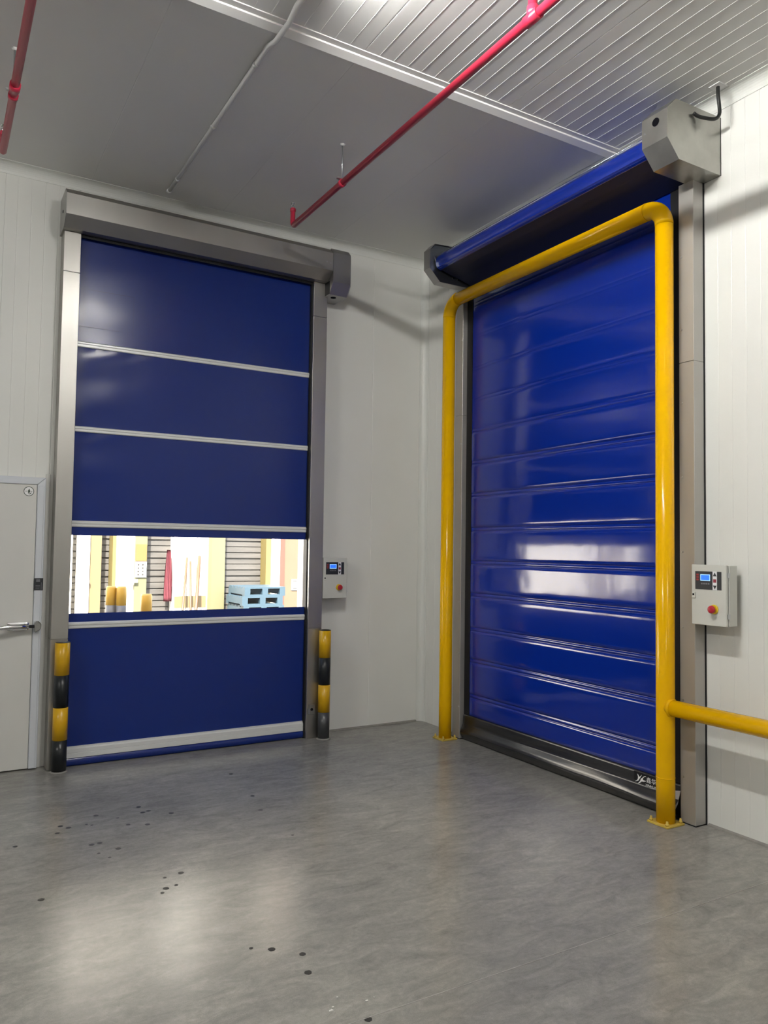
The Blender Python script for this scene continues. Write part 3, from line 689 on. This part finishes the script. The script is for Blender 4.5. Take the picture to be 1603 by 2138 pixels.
# ------------------------------------------------------------------ sprinkler pipes
def sprinkler(x, y_end, y_tee, y_hang, label, coupling):
    t = empty('sprinkler_pipe', (x, y_end, 4.05)); tag(t, label, 'pipe', 'red sprinkler pipes')
    Z = 4.05
    MB().tube([(x, y_end - 0.03, Z), (x, YF, Z)], 0.022, 20).build('pipe', 'pipe_red', t)
    rs = MB().tube([(x, y_end - 0.035, Z)] + [(x, y_end - 0.03 + 0.03 * math.sin(a), Z + 0.03 - 0.03 * math.cos(a)) for a in [PI / 2 * k / 6 for k in range(1, 7)]] + [(x, y_end, Z + 0.13)], 0.019, 16).build('riser', 'pipe_red', t)
    MB().lathe([(0.018, 0.11), (0.022, 0.115), (0.022, 0.135), (0.016, 0.14)], (x, y_end, Z), 'Z', 14).build('reducer', 'pipe_red', t)
    sp = MB().lathe([(0.008, 0.138), (0.012, 0.145), (0.012, 0.152), (0.005, 0.155), (0.005, 0.176), (0.015, 0.178), (0.015, 0.181), (0.004, 0.183)], (x, y_end, Z), 'Z', 12).build('sprinkler_head', 'chrome', t)
    MB().tube([(x - 0.011, y_end, Z + 0.15), (x - 0.013, y_end, Z + 0.165), (x - 0.004, y_end, Z + 0.178)], 0.002, 6).build('frame_arm', 'chrome', sp)
    MB().tube([(x + 0.011, y_end, Z + 0.15), (x + 0.013, y_end, Z + 0.165), (x + 0.004, y_end, Z + 0.178)], 0.002, 6).build('frame_arm', 'chrome', sp)
    for yh in (y_hang, y_hang - 3.2, y_hang - 6.4):
        hg = MB().tube([(x, yh, Z + 0.03), (x, yh, H)], 0.005, 8).build('hanger_rod', 'galv', t)
        MB().lathe([(0.018, 0.0), (0.016, -0.008), (0.006, -0.012)], (x, yh, H), 'Z', 12).build('ceiling_flange', 'pvc', hg)
        MB().tube([(x, yh - 0.018, Z), (x, yh + 0.018, Z)], 0.026, 20).build('clamp', 'pipe_red', t)
        MB().box(x - 0.04, x + 0.012, yh - 0.01, yh + 0.01, Z + 0.024, Z + 0.036, 0.002).build('clamp_ear', 'galv', t)
    tee = MB().tube([(x, y_tee - 0.045, Z), (x, y_tee + 0.045, Z)], 0.028, 20)
    tee.tube([(x, y_tee, Z), (x, y_tee, Z + 0.05)], 0.028, 20)
    tee.build('tee', 'pipe_red', t)
    MB().tube([(x, y_tee, Z + 0.04), (x, y_tee, H)], 0.022, 20).build('drop_pipe', 'pipe_red', t)
    if coupling: MB().tube([(x, coupling - 0.03, Z), (x, coupling + 0.03, Z)], 0.028, 20).build('coupling', 'pipe_red', t)
sprinkler(-1.690, -0.70, -3.43, -1.52, 'red sprinkler pipe with a ceiling tee, ending above the navy door', None)
sprinkler(-3.690, -0.74, -3.9, -1.46, 'red sprinkler pipe ending above the white hinged door', -1.56)

# ------------------------------------------------------------------ white conduit
cd = empty('conduit', (-2.512, -0.22, H - 0.016)); tag(cd, 'thin white plastic conduit running along the ceiling and over the white beam', 'conduit')
zc = H - 0.0155
MB().tube([(-2.515, -0.225, zc), (-2.513, -1.8, zc), (-2.513, -2.24, zc), (-2.510, -2.33, zc - 0.027), (-2.506, -2.50, zc - 0.027), (-2.508, -2.60, zc), (-2.49, -3.1, zc)], 0.0145, 12).build('tube', 'pvc', cd)
for y in (-0.46, -1.30, -2.05, -2.75): MB().tube([(-2.514, y - 0.014, zc), (-2.514, y + 0.014, zc)], 0.0185, 12).build('clip', 'pvc', cd)
MB().lathe([(0.0185, -0.02), (0.0185, 0.012), (0.012, 0.014)], (-2.515, -0.225, zc), 'Y', 12).build('end_socket', 'pvc', cd)

# ------------------------------------------------------------------ motor cable and its ceiling plate
cb = empty('motor_cable', (-0.13, -3.262, H)); tag(cb, 'black cable dropping from a white ceiling plate to the steel motor cover', 'cable')
ctl = [(-0.13, -3.262, H - 0.004), (-0.128, -3.262, H - 0.06), (-0.118, -3.262, H - 0.12), (-0.118, -3.262, H - 0.165), (-0.14, -3.255, H - 0.195), (-0.18, -3.235, H - 0.198), (-0.23, -3.205, H - 0.185), (-0.262, -3.197, H - 0.172)]
pts = []
for i in range(len(ctl) - 1):
    p0, p1, p2, p3 = [Vector(ctl[min(max(k, 0), len(ctl) - 1)]) for k in (i - 1, i, i + 1, i + 2)]
    for q in range(5):
        s = q / 5
        pts.append(0.5 * ((2 * p1) + (-p0 + p2) * s + (2 * p0 - 5 * p1 + 4 * p2 - p3) * s * s + (-p0 + 3 * p1 - 3 * p2 + p3) * s ** 3))
pts.append(Vector(ctl[-1]))
MB().tube(pts, 0.0105, 12).build('cord', 'cable', cb)
MB().box(-0.167, -0.093, -3.299, -3.225, H - 0.006, H - 0.0005, 0.002).build('ceiling_plate', 'white', cb)

# ------------------------------------------------------------------ outside: yard and facade seen through the window strip
yd = MB().box(-34, 24, 0.1, 40, -0.12, -0.01).build('yard_ground', 'yard'); tag(yd, kind='structure')
fc = empty('warehouse_facade', (-0.5, 6.2, 0)); tag(fc, 'pale warehouse front with columns and grey shutters seen through the clear window strip', 'building')
FY = 6.0; FH = 6.0  # front raised so the floor reflects white wall instead of sky
# (x0, x1, material, name, depth in front of the wall line)
COLS = [(-24 + 3.1 * k, -24 + 3.1 * k + 2.55, 'o_white', 'wall_panel', 0.05) for k in range(6)] + [(-24 + 3.1 * k + 2.55, -24 + 3.1 * k + 3.1, 'o_cream', 'column', 0.1) for k in range(6)]  # unseen side panels, added to brighten the reflection in the blue curtain
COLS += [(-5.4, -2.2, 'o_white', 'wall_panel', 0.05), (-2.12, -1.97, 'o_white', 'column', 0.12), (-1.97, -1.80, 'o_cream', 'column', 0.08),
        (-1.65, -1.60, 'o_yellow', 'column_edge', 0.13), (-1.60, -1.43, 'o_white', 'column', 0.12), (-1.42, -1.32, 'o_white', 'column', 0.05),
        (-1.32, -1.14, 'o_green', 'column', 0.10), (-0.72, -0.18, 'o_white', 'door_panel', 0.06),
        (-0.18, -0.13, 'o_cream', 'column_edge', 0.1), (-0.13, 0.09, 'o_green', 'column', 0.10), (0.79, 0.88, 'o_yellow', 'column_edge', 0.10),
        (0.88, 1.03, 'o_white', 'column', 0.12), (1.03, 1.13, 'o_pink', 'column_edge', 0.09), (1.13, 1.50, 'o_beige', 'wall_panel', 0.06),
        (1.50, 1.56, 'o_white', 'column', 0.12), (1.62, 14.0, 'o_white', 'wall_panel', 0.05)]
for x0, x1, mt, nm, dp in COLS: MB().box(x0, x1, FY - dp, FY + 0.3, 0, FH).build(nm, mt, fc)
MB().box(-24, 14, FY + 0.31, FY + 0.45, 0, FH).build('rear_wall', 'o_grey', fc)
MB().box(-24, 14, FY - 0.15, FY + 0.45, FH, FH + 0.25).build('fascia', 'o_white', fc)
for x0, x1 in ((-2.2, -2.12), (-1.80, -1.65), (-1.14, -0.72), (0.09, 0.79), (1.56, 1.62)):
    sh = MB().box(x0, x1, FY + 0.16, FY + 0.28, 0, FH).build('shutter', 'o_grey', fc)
    for k in range(20):
        z = 0.25 + k * 0.095
        MB().box(x0, x1, FY + 0.135, FY + 0.16, z + 0.004, z + 0.082 + 0.008 * math.sin(k * 2.1), 0.004).build('slat', 'o_grey', sh)
MB().box(-0.70, -0.20, FY - 0.075, FY - 0.06, 0.62, 0.80).build('kick_rail', 'o_cream', fc)
for x in (-0.52, -0.36): MB().box(x, x + 0.008, FY - 0.066, FY - 0.06, 0.3, 2.4).build('panel_joint', 'o_cream', fc)
# rail across the white columns
for x0, x1 in ((-2.14, -1.97), (-1.45, -1.28)): MB().box(x0, x1, FY - 0.15, FY - 0.125, 1.02, 1.07).build('rail', 'o_white', fc)
# signs
sg = MB().box(-1.31, -1.15, FY - 0.125, FY - 0.105, 1.345, 1.60).build('orange_sign', 'o_orange'); tag(sg, 'plain orange sign on the pale green column outside', 'sign')
sw = empty('notice_sign', (-1.23, FY - 0.115, 1.2)); tag(sw, 'pale notice with two columns of dark characters below the orange sign', 'sign')
MB().box(-1.31, -1.15, FY - 0.125, FY - 0.105, 1.10, 1.335).build('board', 'o_white', sw)
for cx_ in (-1.270, -1.205):
    for q in range(4): MB().box(cx_ - 0.014, cx_ + 0.014, FY - 0.1265, FY - 0.1245, 1.125 + q * 0.05, 1.155 + q * 0.05).build('character', 'o_ink', sw)
sn = empty('panel_plate', (1.32, FY - 0.075, 0.95)); tag(sn, 'small white plate with dark marks on the beige facade panel', 'sign')
MB().box(1.265, 1.385, FY - 0.080, FY - 0.062, 0.86, 1.045, 0.006).build('board', 'o_white', sn)
for u0, u1, v0, v1 in ((1.285, 1.365, 1.005, 1.020), (1.285, 1.365, 0.885, 0.900), (1.30, 1.312, 0.93, 0.98), (1.335, 1.347, 0.93, 0.98)):
    MB().box(u0, u1, FY - 0.0815, FY - 0.0795, v0, v1).build('mark', 'o_ink', sn)
# yard bollards
def yard_bollard(x, y, r, ztop, label):
    t = empty('yard_bollard', (x, y, 0)); tag(t, label, 'bollard', 'bollards in the yard')
    z = ztop; k = 0
    while z > 0.001:
        z0 = max(-0.01, z - 0.20)
        if k == 0: MB().lathe([(r, z0), (r, z - 0.02), (r * 0.85, z)], (x, y, 0), 'Z', 20).build('band', 'o_band_yellow', t)
        else: MB().tube([(x, y, z0), (x, y, z)], r, 20).build('band', 'o_band_grey' if k % 2 else 'o_band_yellow', t)
        z = z0 if z0 > 0 else 0; k += 1
yard_bollard(-2.315, 2.50, 0.055, 1.150, 'yellow and grey yard bollard, outer one of the close pair')
yard_bollard(-2.222, 2.44, 0.052, 1.148, 'yellow and grey yard bollard, inner one of the close pair')
yard_bollard(-1.945, 2.50, 0.060, 1.060, 'single low yellow bollard standing alone in the yard')
# wooden poles leaning on the white door panel
def pole(a, b, r, label):
    o = MB().tube([a, b], r, 8).build('wooden_pole', 'o_wood'); tag(o, label, 'pole', 'wooden poles leaning outside')
pole((-0.525, FY - 0.095, 1.40), (-0.80, FY - 0.75, -0.005), 0.017, 'thin wooden pole leaning on the white panel, next to the red cloth')
pole((-0.47, FY - 0.095, 1.345), (-0.56, FY - 0.55, -0.005), 0.017, 'shortest wooden pole leaning on the white panel between the other two')
pole((-0.325, FY - 0.095, 1.425), (-0.62, FY - 0.85, -0.005), 0.026, 'thickest wooden pole leaning on the white panel')
# blue pallets
def pallet(x0, x1, y0, y1, z, label):
    t = empty('pallet', ((x0 + x1) / 2, (y0 + y1) / 2, z)); tag(t, label, 'pallet', 'blue pallets stacked in the yard')
    for k in range(5):
        ya = y0 + (y1 - y0) * k / 5
        MB().box(x0, x1, ya, ya + (y1 - y0) / 5 - 0.03, z + 0.115, z + 0.14).build('deck_board', 'o_blue', t)
    for k in range(3):
        xa = x0 + (x1 - x0 - 0.09) * k / 2
        MB().box(xa, xa + 0.09, y0, y1, z + 0.025, z + 0.115).build('block', 'o_blue', t)
    MB().box(x0, x1, y0, y0 + 0.1, z, z + 0.025).build('bottom_board', 'o_blue', t); MB().box(x0, x1, y1 - 0.1, y1, z, z + 0.025).build('bottom_board', 'o_blue', t)
names = ['bottom', 'second', 'third', 'fourth', 'fifth', 'sixth', 'topmost']
for k in range(7):
    o = 0.02 * math.sin(k * 2.3)
    pallet(0.10 + o, 0.76 + o, FY - 0.95, FY - 0.22, -0.01 + k * 0.1405, names[k] + ' blue pallet of the stack in front of the grey shutter outside')
# red cloth hanging at the shutter
def cloth(u, v):
    z = 0.72 + 0.80 * v; w = 0.065 * (1 - 0.45 * v) ; x = -0.79 + (u - 0.5) * 2 * w
    return (x, FY - 0.02 + 0.03 * math.sin(u * 9 + v * 4), z)
rc = MB().grid(cloth, 10, 14)
bmesh.ops.solidify(rc.bm, geom=list(rc.bm.faces), thickness=0.01)
rc = rc.build('hanging_cloth', 'o_red'); tag(rc, 'red cloth hanging beside the white panel outside', 'cloth')
